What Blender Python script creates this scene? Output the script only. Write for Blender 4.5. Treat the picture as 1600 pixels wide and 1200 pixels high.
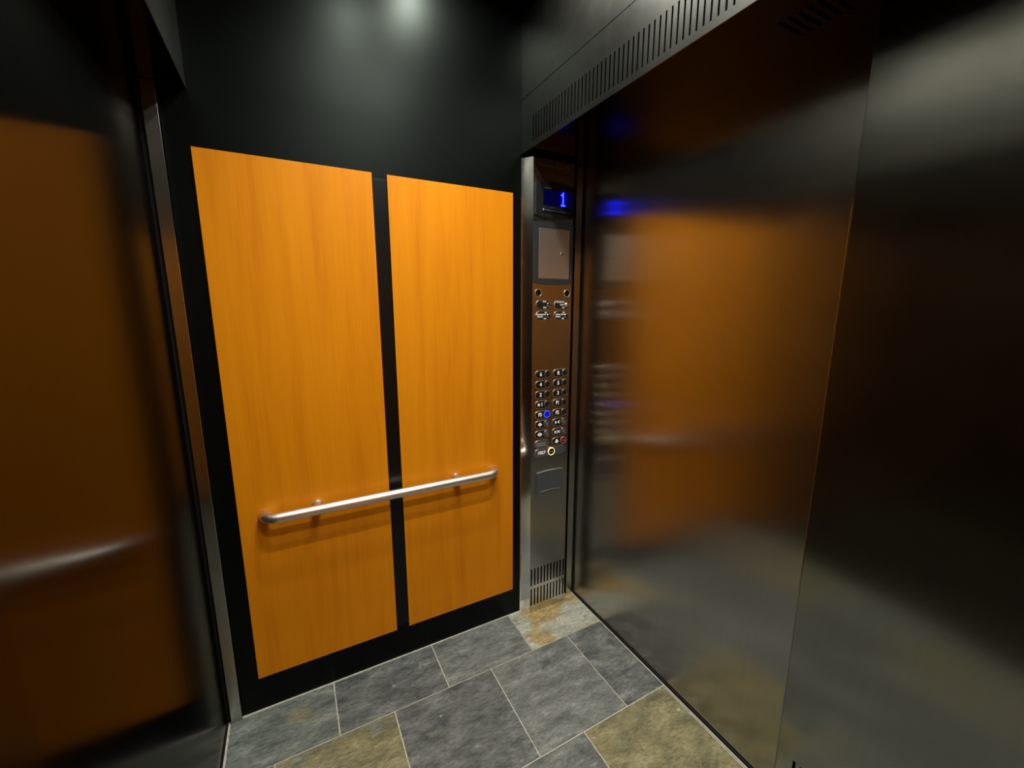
import bpy, bmesh, math, random
from mathutils import Vector, Matrix

for o in list(bpy.data.objects):
    bpy.data.objects.remove(o)
SC = bpy.context.scene
COL = SC.collection

# ------------------------------------------------------------------ camera
# fitted to the photograph: X runs along the wood wall, Y towards it, Z up
cam_d = bpy.data.cameras.new('camera')
cam_d.sensor_fit = 'HORIZONTAL'
cam_d.sensor_width = 36.0
cam_d.lens = 650.156 / 1600 * 36.0
cam_d.clip_start = 0.01
cam = bpy.data.objects.new('camera', cam_d)
COL.objects.link(cam)
R_ = Vector((0.88295727, -0.46945325, 0.0003226))
U_ = Vector((0.08429786, 0.15922509, 0.98363674))
F_ = Vector((0.46182284, 0.86848202, -0.18016285))
m = Matrix.Identity(4)
for i in range(3):
    m[i][0] = R_[i]; m[i][1] = U_[i]; m[i][2] = -F_[i]
m[2][3] = 1.53
cam.matrix_world = m
SC.camera = cam

# ------------------------------------------------------------------ world, exposure
w = bpy.data.worlds.new('world'); SC.world = w
w.use_nodes = True
w.node_tree.nodes['Background'].inputs[0].default_value = (0, 0, 0, 1)
w.node_tree.nodes['Background'].inputs[1].default_value = 0.0
vs = SC.view_settings
vs.view_transform = 'Standard'
vs.look = 'None'
vs.exposure = 0.0
vs.gamma = 1.0
vs.use_curve_mapping = False

# downlights of the car ceiling: (x, y, watts)
ZC = 2.85
LIGHT_COL = (1.0, 0.975, 0.87)
LAMPS = [(0.35, 1.07, 7.0), (0.57, 1.29, 9.5),
         (0.35, 0.60, 7.5), (0.60, 0.60, 11.5),
         (0.35, -0.10, 8.5), (0.60, -0.10, 12.5)]

# ------------------------------------------------------------------ dimensions
YW = 1.657        # wood wall
YB = -0.45        # wall behind the photographer
XD = 1.252        # front sliding door
XR = 1.178        # front return panel
XH = 0.926        # front header fascia
XLD = -0.328      # rear sliding door
XLH = -0.209      # rear header fascia
ZH = 2.166        # underside of the headers
YF = 1.612        # face of the control column

# ------------------------------------------------------------------ materials
def mat(name):
    m_ = bpy.data.materials.new(name); m_.use_nodes = True
    nt = m_.node_tree
    return m_, nt, nt.nodes['Principled BSDF']

def plain(name, col, rough=0.5, metal=0.0, spec=0.5, emit=None, es=0.0, coat=0.0):
    m_, nt, b = mat(name)
    b.inputs['Base Color'].default_value = (*col, 1)
    b.inputs['Roughness'].default_value = rough
    b.inputs['Metallic'].default_value = metal
    b.inputs['Specular IOR Level'].default_value = spec
    b.inputs['Coat Weight'].default_value = coat
    if emit:
        b.inputs['Emission Color'].default_value = (*emit, 1)
        b.inputs['Emission Strength'].default_value = es
    return m_

def coords(nt, scale, rot=(0, 0, 0), loc=(0, 0, 0), kind='Object'):
    tc = nt.nodes.new('ShaderNodeTexCoord')
    mp = nt.nodes.new('ShaderNodeMapping')
    mp.inputs['Scale'].default_value = scale
    mp.inputs['Rotation'].default_value = rot
    mp.inputs['Location'].default_value = loc
    nt.links.new(tc.outputs[kind], mp.inputs['Vector'])
    return mp.outputs['Vector']

def noise(nt, vec, scale, detail=4, rough=0.55, dist=0.0):
    n = nt.nodes.new('ShaderNodeTexNoise')
    n.inputs['Scale'].default_value = scale
    n.inputs['Detail'].default_value = detail
    n.inputs['Roughness'].default_value = rough
    n.inputs['Distortion'].default_value = dist
    nt.links.new(vec, n.inputs['Vector'])
    return n.outputs['Fac']

def ramp(nt, fac, stops):
    r = nt.nodes.new('ShaderNodeValToRGB')
    el = r.color_ramp.elements
    while len(el) < len(stops):
        el.new(0.5)
    for e, (p, c) in zip(el, stops):
        e.position = p; e.color = (*c, 1)
    nt.links.new(fac, r.inputs['Fac'])
    return r.outputs['Color']

def maprange(nt, v, a, b, c, d):
    n = nt.nodes.new('ShaderNodeMapRange')
    for k, x in zip(('From Min', 'From Max', 'To Min', 'To Max'), (a, b, c, d)):
        n.inputs[k].default_value = x
    nt.links.new(v, n.inputs['Value'])
    return n.outputs['Result']

def bump(nt, b, h, strength, dist):
    n = nt.nodes.new('ShaderNodeBump')
    n.inputs['Strength'].default_value = strength
    n.inputs['Distance'].default_value = dist
    nt.links.new(h, n.inputs['Height'])
    nt.links.new(n.outputs['Normal'], b.inputs['Normal'])

def steel(name, tangent, col=(0.52, 0.50, 0.46), rough=0.30, aniso=0.75, grain=(45, 45, 1.0), edge=1.0):
    """brushed stainless: the grain runs up and down, reflections smear along tangent"""
    m_, nt, b = mat(name)
    b.inputs['Metallic'].default_value = 1.0
    b.inputs['Anisotropic'].default_value = aniso
    b.inputs['Specular Tint'].default_value = (edge, edge, edge, 1)
    v = coords(nt, grain)
    f = noise(nt, v, 1.6, 2, 0.5)
    c = ramp(nt, f, [(0.25, tuple(x * 0.96 for x in col)), (0.75, tuple(min(1, x * 1.03) for x in col))])
    nt.links.new(c, b.inputs['Base Color'])
    v2 = coords(nt, (3, 3, 3))
    f2 = noise(nt, v2, 1.2, 4, 0.6)
    nt.links.new(maprange(nt, f2, 0.3, 0.7, rough * 0.9, rough * 1.12), b.inputs['Roughness'])
    if tangent:
        cx = nt.nodes.new('ShaderNodeCombineXYZ')
        for i in range(3):
            cx.inputs[i].default_value = tangent[i]
        nt.links.new(cx.outputs[0], b.inputs['Tangent'])
    return m_

def wood_mat(name, off):
    m_, nt, b = mat(name)
    v = coords(nt, (1, 1, 0.055), loc=off)
    f = noise(nt, v, 22.0, 5, 0.6, 0.35)
    v2 = coords(nt, (1, 1, 0.02), loc=off)
    f2 = noise(nt, v2, 160.0, 2, 0.5)
    mx = nt.nodes.new('ShaderNodeMath'); mx.operation = 'MULTIPLY_ADD'
    nt.links.new(f2, mx.inputs[0]); mx.inputs[1].default_value = 0.30
    nt.links.new(f, mx.inputs[2])
    c = ramp(nt, mx.outputs[0], [(0.34, (0.50, 0.150, 0.0030)), (0.62, (0.59, 0.200, 0.0035)), (0.90, (0.64, 0.230, 0.0045))])
    nt.links.new(c, b.inputs['Base Color'])
    b.inputs['Roughness'].default_value = 0.42
    b.inputs['Specular IOR Level'].default_value = 0.14
    return m_

def slate(name, stops, patch, pstops, off, bs=0.6):
    """riven slate: two clouds of mineral colour over a cleft, flaking surface"""
    m_, nt, b = mat(name)
    v = coords(nt, (1, 1, 1), loc=off)
    vs_ = coords(nt, (1.0, 2.4, 1), rot=(0, 0, random.uniform(0.2, 1.2)), loc=off)
    f = noise(nt, vs_, 7.5, 11, 0.66, 0.15)
    c1 = ramp(nt, f, stops)
    g = noise(nt, vs_, 10.0, 11, 0.66, 0.15)
    c2 = ramp(nt, g, pstops)
    k = noise(nt, v, 4.2, 9, 0.62, 0.3)
    kk = maprange(nt, k, patch - 0.05, patch + 0.05, 0, 1)
    mx = nt.nodes.new('ShaderNodeMix'); mx.data_type = 'RGBA'
    nt.links.new(kk, mx.inputs['Factor'])
    nt.links.new(c1, mx.inputs[6]); nt.links.new(c2, mx.inputs[7])
    # pale mineral flecks
    sp = noise(nt, v, 30.0, 2, 0.5)
    sk = maprange(nt, sp, 0.735, 0.765, 0, 0.7)
    m2 = nt.nodes.new('ShaderNodeMix'); m2.data_type = 'RGBA'
    nt.links.new(sk, m2.inputs['Factor'])
    nt.links.new(mx.outputs[2], m2.inputs[6])
    m2.inputs[7].default_value = (0.46, 0.47, 0.42, 1)
    # fine grain of the cleaved face
    fg = noise(nt, vs_, 46.0, 8, 0.72, 0.2)
    gm = maprange(nt, fg, 0.32, 0.68, 0.62, 1.36)
    vm = nt.nodes.new('ShaderNodeVectorMath'); vm.operation = 'SCALE'
    nt.links.new(m2.outputs[2], vm.inputs[0]); nt.links.new(gm, vm.inputs['Scale'])
    nt.links.new(vm.outputs[0], b.inputs['Base Color'])
    nt.links.new(maprange(nt, f, 0.3, 0.7, 0.40, 0.60), b.inputs['Roughness'])
    # cleavage ledges: the height is broken into thin layers
    h = noise(nt, vs_, 6.0, 9, 0.62, 0.4)
    a1 = nt.nodes.new('ShaderNodeMath'); a1.operation = 'MULTIPLY'; a1.inputs[1].default_value = 22.0
    a2 = nt.nodes.new('ShaderNodeMath'); a2.operation = 'FLOOR'
    a3 = nt.nodes.new('ShaderNodeMath'); a3.operation = 'MULTIPLY_ADD'; a3.inputs[1].default_value = 0.07
    nt.links.new(h, a1.inputs[0]); nt.links.new(a1.outputs[0], a2.inputs[0]); nt.links.new(a2.outputs[0], a3.inputs[0])
    nt.links.new(f, a3.inputs[2])
    bump(nt, b, a3.outputs[0], 1.0, 0.020)
    return m_

M = {}
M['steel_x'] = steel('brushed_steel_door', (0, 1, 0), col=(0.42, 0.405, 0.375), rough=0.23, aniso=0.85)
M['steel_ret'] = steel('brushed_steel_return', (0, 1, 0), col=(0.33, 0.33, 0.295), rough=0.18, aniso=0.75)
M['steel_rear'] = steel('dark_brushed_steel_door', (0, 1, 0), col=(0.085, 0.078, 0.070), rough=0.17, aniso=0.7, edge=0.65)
M['steel_y'] = steel('brushed_steel_column', (1, 0, 0), col=(0.58, 0.565, 0.52), rough=0.22, aniso=0.7)
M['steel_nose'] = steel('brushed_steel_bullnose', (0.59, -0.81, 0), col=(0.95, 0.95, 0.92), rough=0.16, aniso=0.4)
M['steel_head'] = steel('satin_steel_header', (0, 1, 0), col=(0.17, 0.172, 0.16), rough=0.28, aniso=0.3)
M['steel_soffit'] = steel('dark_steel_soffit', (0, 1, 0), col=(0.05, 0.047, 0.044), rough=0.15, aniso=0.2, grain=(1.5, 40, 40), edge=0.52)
M['satin'] = plain('satin_stainless', (0.76, 0.74, 0.70), 0.36, 1.0)
M['chrome'] = plain('polished_metal', (0.75, 0.74, 0.72), 0.12, 1.0)
M['rim'] = plain('grey_metal_rim', (0.62, 0.59, 0.55), 0.32, 1.0)
M['black_lam'] = plain('black_laminate', (0.0012, 0.0015, 0.0015), 0.35, 0.0, 0.16)
M['black_lam'].node_tree.nodes['Principled BSDF'].inputs['Specular Tint'].default_value = (0.82, 1.0, 0.92, 1)
M['black_metal'] = plain('black_satin_metal', (0.003, 0.0033, 0.0035), 0.30, 0.0, 0.25)
M['dark'] = plain('dark_void', (0.004, 0.004, 0.004), 0.9, 0.0, 0.1)
M['gap_shade'] = plain('black_gap_shade', (0.006, 0.006, 0.006), 0.7, 0.0, 0.2)  # flat black standing in for the shade inside the door gaps
M['plastic_grey'] = plain('dark_grey_plastic', (0.010, 0.012, 0.013), 0.32)
M['plastic_slate'] = plain('slate_grey_plastic', (0.05, 0.058, 0.068), 0.45)
M['plastic_frame'] = plain('charcoal_plastic', (0.020, 0.025, 0.029), 0.40)
M['plastic_black'] = plain('black_gloss_plastic', (0.008, 0.008, 0.008), 0.25)
M['button_black'] = plain('black_button', (0.012, 0.012, 0.012), 0.22)
M['button_grey'] = plain('grey_button', (0.045, 0.05, 0.05), 0.35)
M['button_red'] = plain('red_ring', (0.45, 0.13, 0.15), 0.35)
M['button_red_cap'] = plain('dark_red_button', (0.06, 0.008, 0.01), 0.3)
M['white_ink'] = plain('white_ink', (0.95, 0.95, 0.93), 0.5, emit=(1, 1, 1), es=0.0)
M['grey_ink'] = plain('grey_ink', (0.30, 0.30, 0.30), 0.5)
M['dim_ink'] = plain('engraved_ink', (0.10, 0.10, 0.10), 0.5)
M['yellow_ring'] = plain('lit_yellow_ring', (0.85, 0.72, 0.30), 0.4, emit=(1.0, 0.86, 0.42), es=0.45)
M['blue_cap'] = plain('lit_blue_button', (0.0, 0.0, 0.05), 0.3, emit=(0.0, 0.006, 0.45), es=0.8)
M['blue_ring'] = plain('lit_blue_ring', (0.0, 0.0, 0.1), 0.3, emit=(0.05, 0.12, 1.0), es=1.0)
M['screen'] = plain('display_glass', (0.0, 0.0, 0.006), 0.25, emit=(0.0, 0.0, 1.0), es=0.028)
M['screen_glow'] = plain('display_lit_cell', (0.0, 0.0, 0.02), 0.25, emit=(0.0, 0.0, 1.0), es=0.30)
M['dots'] = plain('display_lit_dot', (0.0, 0.0, 0.1), 0.3, emit=(0.005, 0.011, 1.0), es=32.0)
M['ceiling'] = plain('dark_ceiling_panel', (0.03, 0.03, 0.03), 0.4, 0.0)
M['lamp_lens'] = plain('lamp_lens', (0.9, 0.9, 0.85), 0.4, emit=LIGHT_COL, es=12.0)
M['grout'] = None
m_, nt, b = mat('cement_grout')
c = ramp(nt, noise(nt, coords(nt, (1, 1, 1)), 60, 4), [(0.3, (0.32, 0.305, 0.25)), (0.7, (0.52, 0.50, 0.43))])
nt.links.new(c, b.inputs['Base Color']); b.inputs['Roughness'].default_value = 0.85
M['grout'] = m_
GREY = [(0.26, (0.062, 0.070, 0.066)), (0.42, (0.125, 0.138, 0.131)), (0.56, (0.190, 0.206, 0.196)), (0.74, (0.32, 0.335, 0.312))]
DARK = [(0.26, (0.030, 0.036, 0.037)), (0.44, (0.082, 0.092, 0.093)), (0.57, (0.140, 0.153, 0.152)), (0.74, (0.29, 0.305, 0.292))]
OLIVE = [(0.26, (0.080, 0.078, 0.040)), (0.43, (0.160, 0.150, 0.080)), (0.57, (0.245, 0.225, 0.120)), (0.74, (0.36, 0.34, 0.21))]
PALE = [(0.26, (0.19, 0.20, 0.165)), (0.42, (0.32, 0.33, 0.28)), (0.57, (0.43, 0.44, 0.37)), (0.75, (0.56, 0.56, 0.48))]
GOLD = [(0.26, (0.17, 0.115, 0.040)), (0.42, (0.31, 0.22, 0.085)), (0.57, (0.42, 0.32, 0.130)), (0.75, (0.52, 0.43, 0.22))]
BRONZE = [(0.26, (0.10, 0.080, 0.032)), (0.42, (0.20, 0.160, 0.068)), (0.57, (0.29, 0.24, 0.108)), (0.75, (0.40, 0.35, 0.20))]
GREEN = [(0.26, (0.052, 0.064, 0.058)), (0.42, (0.108, 0.130, 0.118)), (0.57, (0.175, 0.200, 0.182)), (0.74, (0.30, 0.325, 0.285))]

# ------------------------------------------------------------------ mesh helpers
def link(name, bm, material, parent=None, smooth=False):
    me = bpy.data.meshes.new(name)
    bmesh.ops.recalc_face_normals(bm, faces=bm.faces)
    bm.to_mesh(me); bm.free()
    me.materials.append(material)
    if smooth:
        for p in me.polygons:
            p.use_smooth = True
        try:
            me.set_sharp_from_angle(angle=math.radians(40))
        except Exception:
            pass
    o = bpy.data.objects.new(name, me)
    COL.objects.link(o)
    if parent:
        o.parent = parent
    return o

def tag(o, label, cat=None, group=None, kind=None):
    if label: o['label'] = label
    if cat: o['category'] = cat
    if group: o['group'] = group
    if kind: o['kind'] = kind
    return o

def empty(name, loc=(0, 0, 0)):
    o = bpy.data.objects.new(name, None); COL.objects.link(o)
    o.empty_display_size = 0.1
    return o

def box(bm, x0, x1, y0, y1, z0, z1, bev=0.0):
    r = bmesh.ops.create_cube(bm, size=1.0)
    for v in r['verts']:
        v.co = Vector((x0 + (v.co.x + .5) * (x1 - x0), y0 + (v.co.y + .5) * (y1 - y0), z0 + (v.co.z + .5) * (z1 - z0)))
    if bev > 0:
        es = list({e for v in r['verts'] for e in v.link_edges})
        bmesh.ops.bevel(bm, geom=es, offset=bev, segments=2, affect='EDGES', profile=0.6)
    return bm

def B(*a, bev=0.0):
    return box(bmesh.new(), *a, bev=bev)

def prism(bm, pts, y0, y1, bev=0.0, segs=2):
    """polygon in X,Z extruded from y0 (back) to y1 (front, smaller Y), front rim bevelled"""
    fr = [bm.verts.new((x, y1, z)) for x, z in pts]
    bk = [bm.verts.new((x, y0, z)) for x, z in pts]
    ff = bm.faces.new(fr); bm.faces.new(list(reversed(bk)))
    n = len(pts)
    for i in range(n):
        bm.faces.new((fr[i], bk[i], bk[(i + 1) % n], fr[(i + 1) % n]))
    if bev:
        bmesh.ops.bevel(bm, geom=list(ff.edges), offset=bev, segments=segs, affect='EDGES', profile=0.5)
    return bm

def circle(cx, cz, r, n=28):
    return [(cx + r * math.cos(2 * math.pi * i / n), cz + r * math.sin(2 * math.pi * i / n)) for i in range(n)]

def pill(x0, x1, zc, h, n=10):
    r = h / 2
    p = []
    for i in range(n + 1):
        a = math.pi / 2 + math.pi * i / n
        p.append((x0 + r + r * math.cos(a), zc + r * math.sin(a)))
    for i in range(n + 1):
        a = -math.pi / 2 + math.pi * i / n
        p.append((x1 - r + r * math.cos(a), zc + r * math.sin(a)))
    return p

def ring(bm, cx, cz, r0, r1, y0, y1, n=28):
    """annulus r0..r1, from y0 (back) to y1 (front)"""
    loops = []
    prof = [(r1, y0), (r1, y1 + (y0 - y1) * 0.35), ((r1 * .8 + r0 * .2), y1), ((r1 * .2 + r0 * .8), y1), (r0, y1 + (y0 - y1) * 0.35), (r0, y0)]
    for i in range(n):
        a = 2 * math.pi * i / n
        loops.append([bm.verts.new((cx + r * math.cos(a), y, cz + r * math.sin(a))) for r, y in prof])
    for i in range(n):
        A, C_ = loops[i], loops[(i + 1) % n]
        for k in range(len(prof)):
            k2 = (k + 1) % len(prof)
            bm.faces.new((A[k], A[k2], C_[k2], C_[k]))
    return bm

def frame(bm, outer, inner, y0, y1):
    """closed band between two outlines of equal count"""
    n = len(outer)
    of = [bm.verts.new((x, y1, z)) for x, z in outer]; ob = [bm.verts.new((x, y0, z)) for x, z in outer]
    nf = [bm.verts.new((x, y1, z)) for x, z in inner]; nb = [bm.verts.new((x, y0, z)) for x, z in inner]
    for i in range(n):
        j = (i + 1) % n
        bm.faces.new((of[i], of[j], nf[j], nf[i])); bm.faces.new((ob[i], ob[j], of[j], of[i]))
        bm.faces.new((nf[i], nf[j], nb[j], nb[i])); bm.faces.new((nb[i], nb[j], ob[j], ob[i]))
    return bm

def tube(bm, path, r, n=20, caps=True):
    loops = []
    for i, p in enumerate(path):
        p = Vector(p)
        t = (Vector(path[min(i + 1, len(path) - 1)]) - Vector(path[max(i - 1, 0)])).normalized()
        u = t.cross(Vector((0, 0, 1)))
        if u.length < 1e-4: u = Vector((1, 0, 0))
        u.normalize(); v = u.cross(t)
        loops.append([bm.verts.new(p + r * (math.cos(2 * math.pi * k / n) * u + math.sin(2 * math.pi * k / n) * v)) for k in range(n)])
    for a, b_ in zip(loops, loops[1:]):
        for k in range(n):
            bm.faces.new((a[k], a[(k + 1) % n], b_[(k + 1) % n], b_[k]))
    if caps:
        bm.faces.new(list(reversed(loops[0]))); bm.faces.new(loops[-1])
    return bm

def slotted(bm, u0, u1, v0, v1, slots, place, depth):
    """sheet in (u,v) with rectangular slots cut through; place(u,v,d) gives the 3-D point at depth d"""
    us = sorted({u0, u1, *[s[0] for s in slots], *[s[1] for s in slots]})
    vs_ = sorted({v0, v1, *[s[2] for s in slots], *[s[3] for s in slots]})
    hole = set()
    ui = {u: i for i, u in enumerate(us)}; vi = {v: i for i, v in enumerate(vs_)}
    for a, b_, c_, d in slots:
        for i in range(ui[a], ui[b_]):
            for j in range(vi[c_], vi[d]):
                hole.add((i, j))
    V = {}
    def gv(i, j, d):
        k = (i, j, d)
        if k not in V:
            V[k] = bm.verts.new(place(us[i], vs_[j], depth * d))
        return V[k]
    nu, nv = len(us) - 1, len(vs_) - 1
    for i in range(nu):
        for j in range(nv):
            if (i, j) in hole: continue
            for d in (0, 1):
                bm.faces.new((gv(i, j, d), gv(i + 1, j, d), gv(i + 1, j + 1, d), gv(i, j + 1, d)))
            for (di, dj), e in (((-1, 0), ((i, j), (i, j + 1))), ((1, 0), ((i + 1, j), (i + 1, j + 1))),
                                ((0, -1), ((i, j), (i + 1, j))), ((0, 1), ((i, j + 1), (i + 1, j + 1)))):
                ni, nj = i + di, j + dj
                if ni < 0 or nj < 0 or ni >= nu or nj >= nv or (ni, nj) in hole:
                    (a, b_), (c_, d_) = e
                    bm.faces.new((gv(a, b_, 0), gv(c_, d_, 0), gv(c_, d_, 1), gv(a, b_, 1)))
    return bm

def text(name, body, size, x, z, y, material, parent, align='CENTER', bold=0.0, sx=1.0):
    cu = bpy.data.curves.new('t', 'FONT')
    cu.body = body; cu.size = size; cu.align_x = align; cu.align_y = 'CENTER'
    cu.offset = bold; cu.extrude = 0.0003; cu.resolution_u = 3
    t = bpy.data.objects.new('t', cu); COL.objects.link(t)
    dg = bpy.context.evaluated_depsgraph_get(); dg.update()
    me = bpy.data.meshes.new_from_object(t.evaluated_get(dg))
    bpy.data.objects.remove(t); bpy.data.curves.remove(cu)
    me.name = name
    for v in me.vertices:
        a, b_, d = v.co
        v.co = (x + a * sx, y - d, z + b_)
    me.materials.clear(); me.materials.append(material)
    o = bpy.data.objects.new(name, me); COL.objects.link(o)
    o.parent = parent
    return o

# ================================================================== SETTING
# ---- floor: grout bed with riven slate tiles
fl = link('floor', B(XLD - 0.03, XD + 0.03, YB - 0.03, YW + 0.03, -0.06, -0.0025), M['grout'])
tag(fl, 'grey and ochre slate tile floor of the elevator', 'floor', kind='structure')
G = 0.0022
random.seed(4)
def tile_mat(name, a, k, p):
    return slate(name, a, k, p, (random.uniform(-9, 9), random.uniform(-9, 9), 0))
tile_rows = [
    (1.405, YW - 0.007, [XLD + 0.009, 0.040, 0.457, 0.856, XD - 0.010],
     [('slate_green_grey', GREEN, 0.60, OLIVE), ('slate_dark_blue', DARK, 0.66, GREY), ('slate_warm_grey', GREY, 0.60, GREEN), ('slate_pale_gold', PALE, 0.49, GOLD)]),
    (1.000, 1.405, [XLD + 0.009, -0.168, 0.236, 0.645, 1.042, XD - 0.010],
     [('slate_olive', OLIVE, 0.6, GREEN), ('slate_olive_green', OLIVE, 0.56, GREEN), ('slate_mottled', DARK, 0.57, GREY), ('slate_mid_grey', GREY, 0.62, DARK), ('slate_dark_grey', DARK, 0.6, GREY)]),
    (0.595, 1.000, [XLD + 0.009, 0.030, 0.432, 0.832, 1.236, XD - 0.010],
     [('slate_grey_a', GREY, 0.6, GREEN), ('slate_grey_b', DARK, 0.6, GREY), ('slate_blue_grey', DARK, 0.55, GREY), ('slate_olive_gold', OLIVE, 0.60, BRONZE), ('slate_grey_c', GREY, 0.6, GREEN)]),
    (0.190, 0.595, [XLD + 0.009, -0.168, 0.236, 0.645, 1.042, XD - 0.010],
     [('slate_grey_d', GREY, 0.6, GREEN), ('slate_grey_e', OLIVE, 0.5, GREY), ('slate_grey_f', DARK, 0.6, GREY), ('slate_grey_g', GREY, 0.6, OLIVE), ('slate_grey_h', DARK, 0.6, GREY)]),
    (-0.215, 0.190, [XLD + 0.009, 0.030, 0.432, 0.832, 1.236, XD - 0.010],
     [('slate_grey_i', GREY, 0.6, GREEN), ('slate_grey_j', DARK, 0.6, GREY), ('slate_grey_k', GREY, 0.6, OLIVE), ('slate_grey_l', GREEN, 0.6, GREY), ('slate_grey_m', DARK, 0.6, GREY)]),
    (YB + 0.003, -0.215, [XLD + 0.009, -0.168, 0.236, 0.645, 1.042, XD - 0.010],
     [('slate_grey_n', GREY, 0.6, GREEN), ('slate_grey_o', DARK, 0.6, GREY), ('slate_grey_p', OLIVE, 0.6, GREEN), ('slate_grey_q', GREY, 0.6, OLIVE), ('slate_grey_r', GREY, 0.6, GREEN)]),
]
for y0, y1, xs, ms in tile_rows:
    for x0, x1, mm in zip(xs, xs[1:], ms):
        if x1 - x0 < 0.03:
            x1 = x0 + (x1 - x0)
        dz = random.uniform(-0.0006, 0.0004)
        link('slate_tile', B(x0 + G, x1 - G, y0 + G, y1 - G, -0.014, 0.0 + dz, bev=0.0014), tile_mat(*mm), fl)

# ---- ceiling
ce = link('ceiling', B(-0.42, 1.40, YB - 0.05, YW + 0.05, ZC, ZC + 0.04), M['ceiling'])
tag(ce, 'dark ceiling of the elevator car with recessed downlights', 'ceiling', kind='structure')

# ---- wood wall (straight ahead) and its twin behind the photographer
wb = link('wall_back', B(-0.42, 1.40, YW, YW + 0.04, -0.06, ZC), M['black_lam'])
tag(wb, 'black laminate elevator wall carrying two orange wood panels', 'wall', kind='structure')
def wood_panels(parent, yw, s, nm):
    for k, (x0, x1) in enumerate(((-0.215, 0.3075), (0.3610, 0.8820))):
        o = link('wood_panel', B(x0, x1, min(yw, yw + s * 0.007), max(yw, yw + s * 0.007), 0.1385, 2.0065, bev=0.0008),
                 wood_mat('honey_wood_%s_%d' % (nm, k), (k * 3.7 + (5 if s > 0 else 0), 0, k * 2.1)), parent)
        tag(o, 'glossy orange wood panel')
    o = link('reveal_strip', B(0.3095, 0.3590, min(yw, yw + s * 0.002), max(yw, yw + s * 0.002), 0.152, 1.989, bev=0.0006), M['black_metal'], parent)
wood_panels(wb, YW, -1, 'far')
wf = link('wall_front', B(-0.42, 1.40, YB - 0.04, YB, -0.06, ZC), M['black_lam'])
tag(wf, 'black laminate elevator wall with wood panels behind the viewpoint', 'wall', kind='structure')
wood_panels(wf, YB, 1, 'near')

# ---- front (right) side: door, return panel, header
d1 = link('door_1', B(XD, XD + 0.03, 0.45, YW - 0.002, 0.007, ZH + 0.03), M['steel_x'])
tag(d1, 'brushed stainless steel sliding door at right of the control column', 'door', kind='structure')
link('sill_gap_shade', B(XD - 0.006, XD + 0.03, 0.45, YW - 0.001, -0.003, 0.0068), M['gap_shade'], d1)  # black strip in place of the shadow gap under the door

wr_slots = []
for i in range(12):
    y = 0.485 - 0.0193 * i
    wr_slots += [(y - 0.0038, y + 0.0038, 0.150, 0.247), (y - 0.0038, y + 0.0038, 0.040, 0.135)]
bm = slotted(bmesh.new(), YB, 0.531, 0.0, ZH - 0.004, wr_slots, lambda u, v, d: (XR + d, u, v), 0.004)
wr = link('wall_right', bm, M['steel_ret'])
tag(wr, 'brushed stainless steel return panel with vent slots beside the sliding door', 'wall panel', kind='structure')
link('panel_edge', B(XR + 0.0041, XD - 0.008, 0.524, 0.5305, 0.0, ZH - 0.004), M['steel_ret'], wr)
link('highlight_bead', B(XR - 0.0012, XR + 0.004, 0.5312, 0.5342, 0.0, ZH - 0.004, bev=0.001), M['steel_ret'], wr)  # bead added to give the panel edge a thin highlight
link('slot_backing', B(XR + 0.02, XR + 0.028, YB, 0.522, 0.0, 0.4), M['dark'], wr)

# header: slotted lower fascia, plain upper fascia, soffit
sl = []
y = 1.5595
while y > -0.36:
    sl.append((y - 0.0028, y + 0.0028, 2.186, 2.282)); y -= 0.01955
bm = slotted(bmesh.new(), YB, YW - 0.0005, ZH, 2.3685, sl, lambda u, v, d: (XH + d, u, v), 0.003)
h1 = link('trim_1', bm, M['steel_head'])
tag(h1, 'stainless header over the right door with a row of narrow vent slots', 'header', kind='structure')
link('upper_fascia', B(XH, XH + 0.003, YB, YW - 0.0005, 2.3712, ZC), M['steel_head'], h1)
link('header_backing', B(XH + 0.016, XH + 0.02, YB, YW - 0.0005, ZH + 0.012, ZC), M['dark'], h1)
ssl = [(1.040, 1.132, yy - 0.0045, yy + 0.0045) for yy in (0.665, 0.645, 0.625, 0.605, 0.585, 0.565)]
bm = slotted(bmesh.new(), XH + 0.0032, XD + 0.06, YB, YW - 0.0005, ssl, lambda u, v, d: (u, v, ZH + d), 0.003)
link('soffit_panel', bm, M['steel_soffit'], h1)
link('soffit_backing', B(XH + 0.021, XD + 0.06, YB, YW - 0.0005, ZH + 0.014, ZH + 0.018), M['dark'], h1)

# door post between control column and door
t4 = link('trim_4', B(1.2065, 1.2405, 1.6445, YW - 0.0005, 0.0, ZH - 0.002, bev=0.001), M['steel_y'])
tag(t4, 'narrow stainless door post between control column and right door', 'door post', kind='structure')
link('post_gap_shade', B(1.2407, XD - 0.0003, 1.651, YW - 0.0005, 0.0, ZH - 0.002), M['gap_shade'], t4)  # black filler painted as the dark gap between post and door

# ---- rear (left) side
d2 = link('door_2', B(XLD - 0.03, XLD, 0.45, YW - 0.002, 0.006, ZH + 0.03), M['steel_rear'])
tag(d2, 'dark brushed stainless steel door at left of the wood panels', 'door', kind='structure')
link('sill_gap_shade', B(XLD - 0.03, XLD + 0.004, 0.45, YW - 0.001, -0.003, 0.0058), M['gap_shade'], d2)  # shade of the gap below the left door, as a black strip
t3 = link('trim_3', B(-0.3145, -0.2795, 1.6395, YW - 0.0005, 0.0, ZH - 0.002, bev=0.0012), M['steel_y'])
tag(t3, 'narrow stainless door post left of the wood panels', 'door post', kind='structure')
link('post_gap_shade', B(XLD + 0.0003, -0.3147, 1.650, YW - 0.0005, 0.0, ZH - 0.002), M['gap_shade'], t3)  # shaded gap between left post and door, filled in black
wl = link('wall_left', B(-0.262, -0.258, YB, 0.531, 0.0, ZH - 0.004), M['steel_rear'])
tag(wl, 'stainless return panel beside the left door', 'wall panel', kind='structure')
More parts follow.
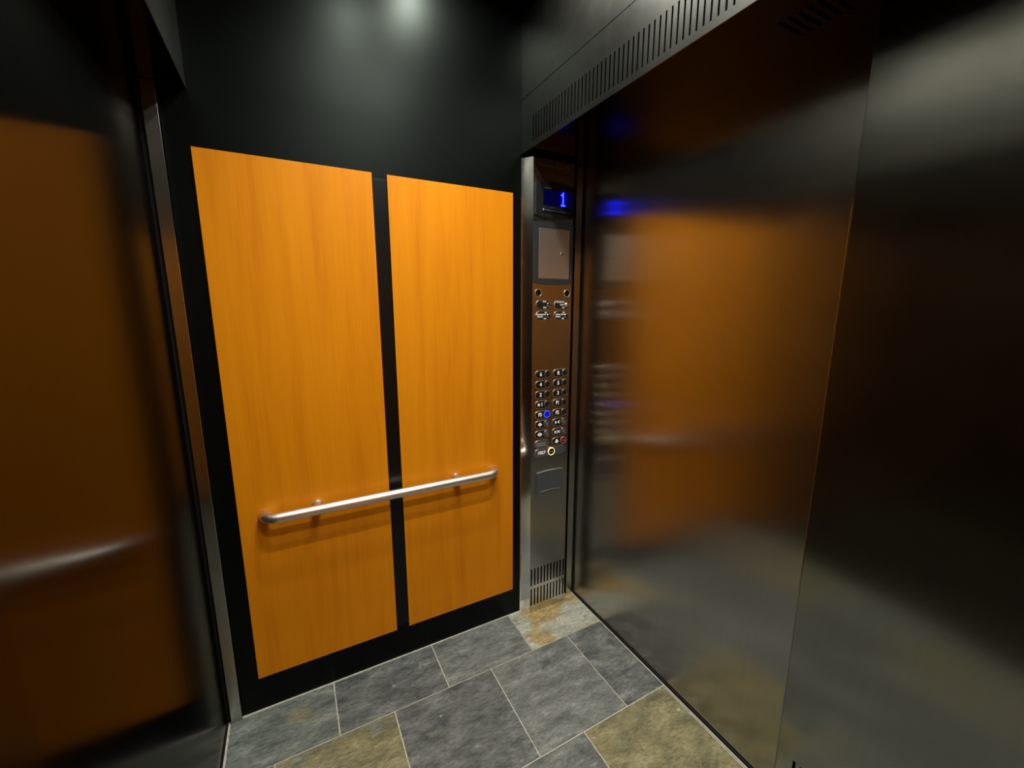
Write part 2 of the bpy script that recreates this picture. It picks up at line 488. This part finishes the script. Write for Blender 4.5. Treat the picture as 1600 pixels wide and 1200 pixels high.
link('panel_edge', B(XLD + 0.008, -0.2621, 0.524, 0.5305, 0.0, ZH - 0.004), M['steel_rear'], wl)
h2 = link('trim_2', B(XLH - 0.003, XLH, YB, YW - 0.0005, ZH, 2.3685), M['steel_head'])
tag(h2, 'stainless header over the left door', 'header', kind='structure')
link('upper_fascia', B(XLH - 0.003, XLH, YB, YW - 0.0005, 2.3712, ZC), M['steel_head'], h2)
link('header_backing', B(XLH - 0.02, XLH - 0.016, YB, YW - 0.0005, ZH + 0.012, ZC), M['dark'], h2)
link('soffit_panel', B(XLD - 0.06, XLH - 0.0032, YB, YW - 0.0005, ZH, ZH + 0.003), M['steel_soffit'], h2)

# ---- downlights
def lamp(x, y, wts, k):
    t = empty('ceiling_light')
    t.location = (x, y, ZC)
    bm = bmesh.new()
    n = 28
    prof = [(0.036, 0.0), (0.036, -0.004), (0.052, -0.006), (0.056, -0.003), (0.056, 0.0)]
    loops = [[bm.verts.new((r * math.cos(2 * math.pi * i / n), r * math.sin(2 * math.pi * i / n), z)) for r, z in prof] for i in range(n)]
    for i in range(n):
        a, c_ = loops[i], loops[(i + 1) % n]
        for q in range(len(prof) - 1):
            bm.faces.new((a[q], a[q + 1], c_[q + 1], c_[q]))
    link('trim_ring', bm, M['satin'], t, True)
    bm = bmesh.new()
    bmesh.ops.create_cone(bm, cap_ends=True, segments=24, radius1=0.0355, radius2=0.0355, depth=0.003)
    o = link('lens', bm, M['lamp_lens'], t); o.location = (0, 0, -0.0016)
    ld = bpy.data.lights.new('downlight', 'AREA')
    ld.shape = 'DISK'; ld.size = 0.05; ld.energy = wts; ld.color = LIGHT_COL; ld.spread = math.radians(140)
    lo = bpy.data.objects.new('downlight', ld); COL.objects.link(lo)
    lo.parent = t; lo.location = (0, 0, -0.008)
    side = 'towards the right door' if x > 0.45 else 'towards the left door'
    row = ['next to the far wood wall', 'in the middle of the ceiling', 'next to the wall behind the viewpoint'][k // 2]
    tag(t, 'round recessed ceiling downlight ' + row + ', ' + side, 'downlight', 'ceiling downlights')
for k, (x, y, wts) in enumerate(LAMPS):
    lamp(x, y, wts, k)

# ================================================================== HANDRAIL
hr = empty('handrail')
tag(hr, 'brushed stainless steel handrail with curved ends across the wood panels', 'handrail')
RZ, RY, RX0, RX1, rr, br = 0.796, 1.597, -0.134, 0.776, 0.0185, 0.045
YP = YW - 0.0072
path = [(RX0, YP, RZ)]
for i in range(13):
    a = math.pi / 2 * i / 12
    path.append((RX0 + br - br * math.cos(a), RY + br - br * math.sin(a), RZ))
for i in range(1, 12):
    path.append((RX0 + br + (RX1 - RX0 - 2 * br) * i / 12, RY, RZ))
for i in range(13):
    a = math.pi / 2 * i / 12
    path.append((RX1 - br + br * math.sin(a), RY + br - br * math.cos(a), RZ))
path.append((RX1, YP, RZ))
link('rail', tube(bmesh.new(), path, rr, 28), M['satin'], hr, True)
for x in (0.040, 0.597):
    o = link('bracket', tube(bmesh.new(), [(x, YP, RZ), (x, RY + 0.010, RZ)], 0.0150, 20), M['satin'], hr, True)
    link('flange', tube(bmesh.new(), [(x, YP, RZ), (x, YP - 0.007, RZ)], 0.0195, 24), M['satin'], o, True)

# ================================================================== CONTROL COLUMN
cp = empty('control_panel')
tag(cp, 'tall stainless elevator control column with buttons, display and vent grille', 'control panel')
# face with two rows of grille slots
gs = []
for i in range(11):
    x = 0.9682 + 0.01920 * i
    gs += [(x - 0.0041, x + 0.0041, 0.150, 0.2445), (x - 0.0041, x + 0.0041, 0.0405, 0.133)]
FX0, FX1, FZ1 = 0.9590, 1.1690, 2.150
bm = slotted(bmesh.new(), FX0, FX1, 0.001, FZ1, gs, lambda u, v, d: (u, YF + d, v), 0.003)
link('face_plate', bm, M['steel_y'], cp)
link('side_plate', B(FX1 - 0.003, FX1, YF + 0.0031, YW - 0.0005, 0.001, FZ1), M['steel_y'], cp)
link('slot_backing', B(FX0 + 0.002, FX1 - 0.004, YF + 0.018, YF + 0.021, 0.002, 0.30), M['dark'], cp)
# gently bowed nosing from wall to face
bm = bmesh.new()
A_, Bp = Vector((0.9258, YW - 0.0005)), Vector((0.9585, YF - 0.0005))
nrm = Vector((-(Bp - A_).y * -1, (Bp - A_).x * -1)).normalized()
nrm = Vector(((Bp - A_).y, -(Bp - A_).x)).normalized()
N = 10
cols = []
for i in range(N + 1):
    s = i / N
    p = A_.lerp(Bp, s) + nrm * (0.0012 * (1 - (2 * s - 1) ** 2))
    cols.append((bm.verts.new((p.x, p.y, 0.001)), bm.verts.new((p.x, p.y, FZ1))))
back = Vector((0.9582, YW - 0.0005))
bb = (bm.verts.new((back.x, back.y, 0.001)), bm.verts.new((back.x, back.y, FZ1)))
for a, c_ in zip(cols, cols[1:]):
    bm.faces.new((a[0], c_[0], c_[1], a[1]))
bm.faces.new((cols[-1][0], bb[0], bb[1], cols[-1][1]))
bm.faces.new((bb[0], cols[0][0], cols[0][1], bb[1]))
bm.faces.new([c_[0] for c_ in cols] + [bb[0]]); bm.faces.new([c_[1] for c_ in cols] + [bb[1]])
tag(link('bullnose', bm, M['steel_nose'], cp, True), 'pale curved stainless nosing')

yf = YF - 0.0001
# maker's name over the display
nm = text('maker_name', 'ThyssenKrupp Elevator', 0.0145, 1.049, 2.1235, yf - 0.0002, M['dim_ink'], cp)
bm = ring(bmesh.new(), 1.1325, 2.1235, 0.0075, 0.010, yf, yf - 0.0006, 20)
lg = link('maker_mark', bm, M['dim_ink'], cp)

# ---- position display
def bowed(x0, x1, z0, z1, sag_t, sag_b, n=12):
    p = []
    for i in range(n + 1):
        s = i / n
        p.append((x0 + (x1 - x0) * s, z0 - sag_b * (1 - (2 * s - 1) ** 2)))
    for i in range(n + 1):
        s = i / n
        p.append((x1 - (x1 - x0) * s, z1 + sag_t * (1 - (2 * s - 1) ** 2)))
    return p
dp = link('floor_display', prism(bmesh.new(), bowed(0.9620, 1.1665, 1.9205, 2.0510, 0.009, 0.009), yf, yf - 0.010, 0.004), M['plastic_grey'], cp)
tag(dp, 'black floor display with blue digit')
yd = yf - 0.0102
link('screen', prism(bmesh.new(), [(1.003, 1.9640), (1.150, 1.9640), (1.150, 2.0260), (1.003, 2.0260)], yd + 0.0002, yd - 0.0006), M['screen'], dp)
link('lit_cell', prism(bmesh.new(), [(1.088, 1.9630), (1.121, 1.9630), (1.121, 2.0260), (1.088, 2.0260)], yd - 0.0005, yd - 0.0010, ), M['screen_glow'], dp)
bm = bmesh.new()
cells = [(0, 6), (-1, 5), (0, 5), (0, 4), (0, 3), (0, 2), (0, 1), (-1, 0), (0, 0), (1, 0)]
for cx, cz in cells:
    x, z = 1.1035 + cx * 0.0078, 1.9690 + cz * 0.0084
    prism(bm, [(x - .0028, z - .003), (x + .0028, z - .003), (x + .0028, z + .003), (x - .0028, z + .003)], yd - 0.0010, yd - 0.0016)
tag(link('digit', bm, M['dots'], dp), 'lit blue dotted number 1')
# stylus-like call bar under the screen with its bright tip
link('lower_bar', tube(bmesh.new(), [(1.005, yd - 0.002, 1.9420), (1.140, yd - 0.002, 1.9400)], 0.0030, 12), M['plastic_slate'], dp, True)
bm = bmesh.new(); bmesh.ops.create_uvsphere(bm, u_segments=14, v_segments=8, radius=0.0058)
o = link('indicator_bead', bm, M['chrome'], dp, True); o.location = (1.0035, yd - 0.002, 1.9425)
for x0, x1, z in ((1.008, 1.045, 2.033), (1.092, 1.121, 2.0335), (1.036, 1.064, 1.9555), (1.078, 1.081, 1.953)):
    link('small_print', prism(bmesh.new(), [(x0, z - .0018), (x1, z - .0018), (x1, z + .0018), (x0, z + .0018)], yd, yd - 0.0004), M['dim_ink'], dp)

# ---- locked service cabinet
cab = link('service_cabinet', frame(bmesh.new(), bowed(0.9640, 1.1670, 1.6385, 1.8940, 0.004, 0.008), bowed(0.9850, 1.1505, 1.6565, 1.8735, 0.0, 0.0), yf, yf - 0.006), M['plastic_frame'], cp)
tag(cab, 'dark framed service cabinet with steel door')
link('cabinet_door', B(0.9868, 1.1488, yf - 0.0045, yf - 0.0002, 1.6582, 1.8718, bev=0.0008), M['satin'], cab)
link('lock', ring(bmesh.new(), 1.1083, 1.7674, 0.0022, 0.0062, yf - 0.0040, yf - 0.0075, 16), M['chrome'], cab)
link('lock_core', prism(bmesh.new(), circle(1.1083, 1.7674, 0.003, 12), yf - 0.0040, yf - 0.0060), M['dark'], cab)

# ---- two round camera / speaker ports
for x in (0.9890, 1.1430):
    o = link('round_port', ring(bmesh.new(), x, 1.5954, 0.0140, 0.0175, yf, yf - 0.0025, 28), M['satin'], cp, True)
    link('port_cover', prism(bmesh.new(), circle(x, 1.5954, 0.0142), yf, yf - 0.0006), M['dark'], o)

# ---- key switches
def plate(name, x0, x1, zc, h, face, parent, th=0.0035):
    o = link(name, prism(bmesh.new(), pill(x0, x1, zc, h), yf, yf - th, 0.0017), M['rim'], parent, True)
    link('inlay', prism(bmesh.new(), pill(x0 + .0026, x1 - .0026, zc, h - .0052), yf - th, yf - th - 0.0004), face, o)
    return o
yt = yf - 0.0040
def key_switch(x0, zc, kx, lines, bright=False):
    o = plate('key_switch', x0, x0 + 0.0785, zc, 0.0415, M['plastic_grey'], cp)
    for body, dx, dz, al in lines:
        text('lettering', body, 0.0085, x0 + dx, zc + dz, yt, M['white_ink'], o, al, 0.00018, 0.92)
    bm = bmesh.new(); bmesh.ops.create_uvsphere(bm, u_segments=20, v_segments=10, radius=0.0108)
    for v in bm.verts:
        v.co = Vector((kx + v.co.x, yf - 0.0038 + v.co.y * 0.62, zc + v.co.z))
    link('key_cylinder', bm, M['satin'] if bright else M['chrome'], o, True)
    link('keyhole', ring(bmesh.new(), kx, zc, 0.0030, 0.0062, yf - 0.0085, yf - 0.0112, 16), M['satin'] if bright else M['dark'], o, True)
    bm = bmesh.new()
    box(bm, kx - 0.0010, kx + 0.0010, yf - 0.0118, yf - 0.0095, zc - 0.0045, zc + 0.0045)
    link('key_slot', bm, M['dark'], o)
key_switch(0.9757, 1.5435, 1.0415, [('STOP', 0.044, 0.0130, 'CENTER'), ('RUN', 0.046, -0.0130, 'CENTER')])
key_switch(1.0730, 1.5435, 1.1390, [('EMERGENCY', 0.056, 0.0120, 'RIGHT'), ('LIGHT', 0.053, 0.0, 'RIGHT'), ('OFF', 0.056, -0.0125, 'RIGHT')], True)
key_switch(0.9757, 1.4955, 1.0425, [('ON', 0.051, 0.0130, 'CENTER'), ('INDEPENDENT', 0.0525, 0.0040, 'RIGHT'), ('SERVICE', 0.007, -0.0058, 'LEFT'), ('OFF', 0.048, -0.0142, 'CENTER')])
key_switch(1.0730, 1.4955, 1.1380, [('ON', 0.051, 0.0130, 'CENTER'), ('INSPECTION', 0.0525, 0.0040, 'RIGHT'), ('ENABLE', 0.007, -0.0058, 'LEFT'), ('OFF', 0.048, -0.0142, 'CENTER')])

# ---- floor buttons
def poly_mesh(name, polys, parent, material=None):
    bm = bmesh.new()
    for p in polys:
        prism(bm, p, yt + 0.0001, yt - 0.0004)
    return link(name, bm, material or M['white_ink'], parent)
def star(cx, cz, r):
    return [(cx + (r if i % 2 == 0 else r * .42) * math.sin(math.pi * i / 5), cz + (r if i % 2 == 0 else r * .42) * math.cos(math.pi * i / 5)) for i in range(10)]
def tri(x, z, w_, h):           # points towards x + w_
    return [(x, z - h), (x + w_, z), (x, z + h)] if w_ > 0 else [(x, z + h), (x + w_, z), (x, z - h)]
def button(col_, zc, sym, ringm='rim', cap='button_black'):
    x0 = 0.9765 if col_ == 0 else 1.0735
    bx = x0 + 0.0640
    o = plate('floor_button', x0, x0 + 0.0815, zc, 0.0375, M['plastic_black'], cp)
    r = link('button_ring', ring(bmesh.new(), bx, zc, 0.0140, 0.0172, yf - 0.003, yf - 0.0085, 28), M[ringm], o, True)
    link('button_cap', prism(bmesh.new(), circle(bx, zc, 0.0141), yf - 0.003, yf - 0.0078, 0.0012), M[cap], o, True)
    lx = x0 + 0.0275
    if sym == '*1':
        poly_mesh('star_mark', [star(lx - 0.0075, zc, 0.0100)], o)
        text('lettering', '1', 0.0230, lx + 0.0095, zc, yt, M['white_ink'], o, 'CENTER', 0.0009, 0.8)
    elif sym == 'open':
        poly_mesh('open_mark', [tri(lx - 0.001, zc, -0.011, 0.0095), tri(lx + 0.001, zc, 0.011, 0.0095)], o)
    elif sym == 'open_rear':
        poly_mesh('open_mark', [tri(lx - 0.003, zc, -0.011, 0.0095), tri(lx + 0.003, zc, 0.011, 0.0095),
                                [(lx - .0014, zc - .0095), (lx + .0014, zc - .0095), (lx + .0014, zc + .0095), (lx - .0014, zc + .0095)]], o)
    elif sym == 'close':
        poly_mesh('close_mark', [tri(lx - 0.012, zc, 0.0105, 0.0095), tri(lx + 0.012, zc, -0.0105, 0.0095)], o)
    elif sym == 'close_rear':
        poly_mesh('close_mark', [tri(lx - 0.014, zc, 0.0105, 0.0095), tri(lx + 0.014, zc, -0.0105, 0.0095),
                                 [(lx - .0014, zc - .0095), (lx + .0014, zc - .0095), (lx + .0014, zc + .0095), (lx - .0014, zc + .0095)]], o)
    elif sym == 'bell':
        pts = [(-.012, -.007), (.012, -.007), (.0085, -.002), (.0070, .004), (.0035, .0085), (0.0, .0105), (-.0035, .0085), (-.0070, .004), (-.0085, -.002)]
        poly_mesh('bell_mark', [[(lx + a, zc + c_) for a, c_ in pts], circle(lx, zc - .0085, .0024, 10)], o)
    else:
        text('lettering', sym, 0.0240, lx + (0.002 if len(sym) == 1 else 0), zc, yt, M['white_ink'], o, 'CENTER', 0.0009, 0.8 if len(sym) > 1 else 0.85)
    return o, bx
zr = [1.2280, 1.1800, 1.1320, 1.0850, 1.0360, 0.9890, 0.9405, 0.8940]
for z, a, c_ in zip(zr, ['6', '4', '2', '*1', 'P3', 'open', 'open_rear', None], ['R', '5', '3', 'P1', 'P2', 'close', 'close_rear', 'bell']):
    if a == 'P3':
        tag(button(0, z, a, 'blue_ring', 'blue_cap')[0], 'P3 floor button lit blue')
    elif a in ('open', 'open_rear'):
        o, bx = button(0, z, a, 'rim', 'button_grey')
        text('cap_number', {'open': '5', 'open_rear': '2'}[a], 0.016, bx, z, yf - 0.0079, M['grey_ink'], o, 'CENTER', 0.0003)
    elif a:
        button(0, z, a)
    if c_ == 'bell':
        o, bx = button(1, z, c_, 'button_red', 'button_red_cap')
        tag(o, 'alarm bell button with red ring')
        poly_mesh('cap_mark', [[(bx - .007, z - .0014), (bx + .007, z - .0014), (bx + .007, z + .0014), (bx - .007, z + .0014)]], o, M['grey_ink']).location = (0, -0.0040, 0)
    elif c_ in ('close', 'close_rear'):
        o, bx = button(1, z, c_, 'rim', 'button_grey')
        text('cap_number', '2', 0.016, bx, z, yf - 0.0079, M['grey_ink'], o, 'CENTER', 0.0003)
    else:
        button(1, z, c_)
# grey notice plate
o = plate('notice_plate', 0.9765, 1.0580, 0.8930, 0.0375, M['plastic_slate'], cp)
tag(o, 'grey notice plate with two lines of small print')
text('lettering', 'EMERGENCY', 0.0095, 1.0125, 0.8955, yt, M['grey_ink'], o, 'CENTER', 0.0002)
text('lettering', 'TELEPHONE', 0.0095, 1.0125, 0.8850, yt, M['grey_ink'], o, 'CENTER', 0.0002)
# HELP plate
hp = plate('help_plate', 0.9765, 1.1550, 0.8480, 0.0390, M['plastic_slate'], cp)
tag(hp, 'long grey HELP plate with yellow ringed button')
text('lettering', 'HELP', 0.0215, 1.0160, 0.8480, yt, M['white_ink'], hp, 'CENTER', 0.0007, 0.88)
link('help_ring', ring(bmesh.new(), 1.0690, 0.8480, 0.0150, 0.0195, yf - 0.003, yf - 0.0095, 32), M['yellow_ring'], hp, True)
link('help_button', prism(bmesh.new(), circle(1.0690, 0.8480, 0.0151), yf - 0.003, yf - 0.0080, 0.001), M['plastic_black'], hp, True)
poly_mesh('cap_mark', [[(1.062, .8466), (1.076, .8466), (1.076, .8494), (1.062, .8494)]], hp, M['grey_ink']).location = (0, -0.0042, 0)

# ---- card reader
cr = link('card_reader', prism(bmesh.new(), bowed(0.9890, 1.1390, 0.6370, 0.7500, 0.006, 0.003), yf, yf - 0.007, 0.002), M['plastic_slate'], cp)
tag(cr, 'blue grey card reader')
def arc(z, sag, x0, x1, y):
    return [(x0 + (x1 - x0) * i / 12, y, z + sag * (1 - (2 * i / 12 - 1) ** 2)) for i in range(13)]
link('top_strip', tube(bmesh.new(), arc(0.7475, 0.006, 0.991, 1.137, yf - 0.0072), 0.0016, 8), M['satin'], cr, True)
link('lower_strip', tube(bmesh.new(), arc(0.6500, 0.003, 1.010, 1.124, yf - 0.0072), 0.0012, 8), M['satin'], cr, True)
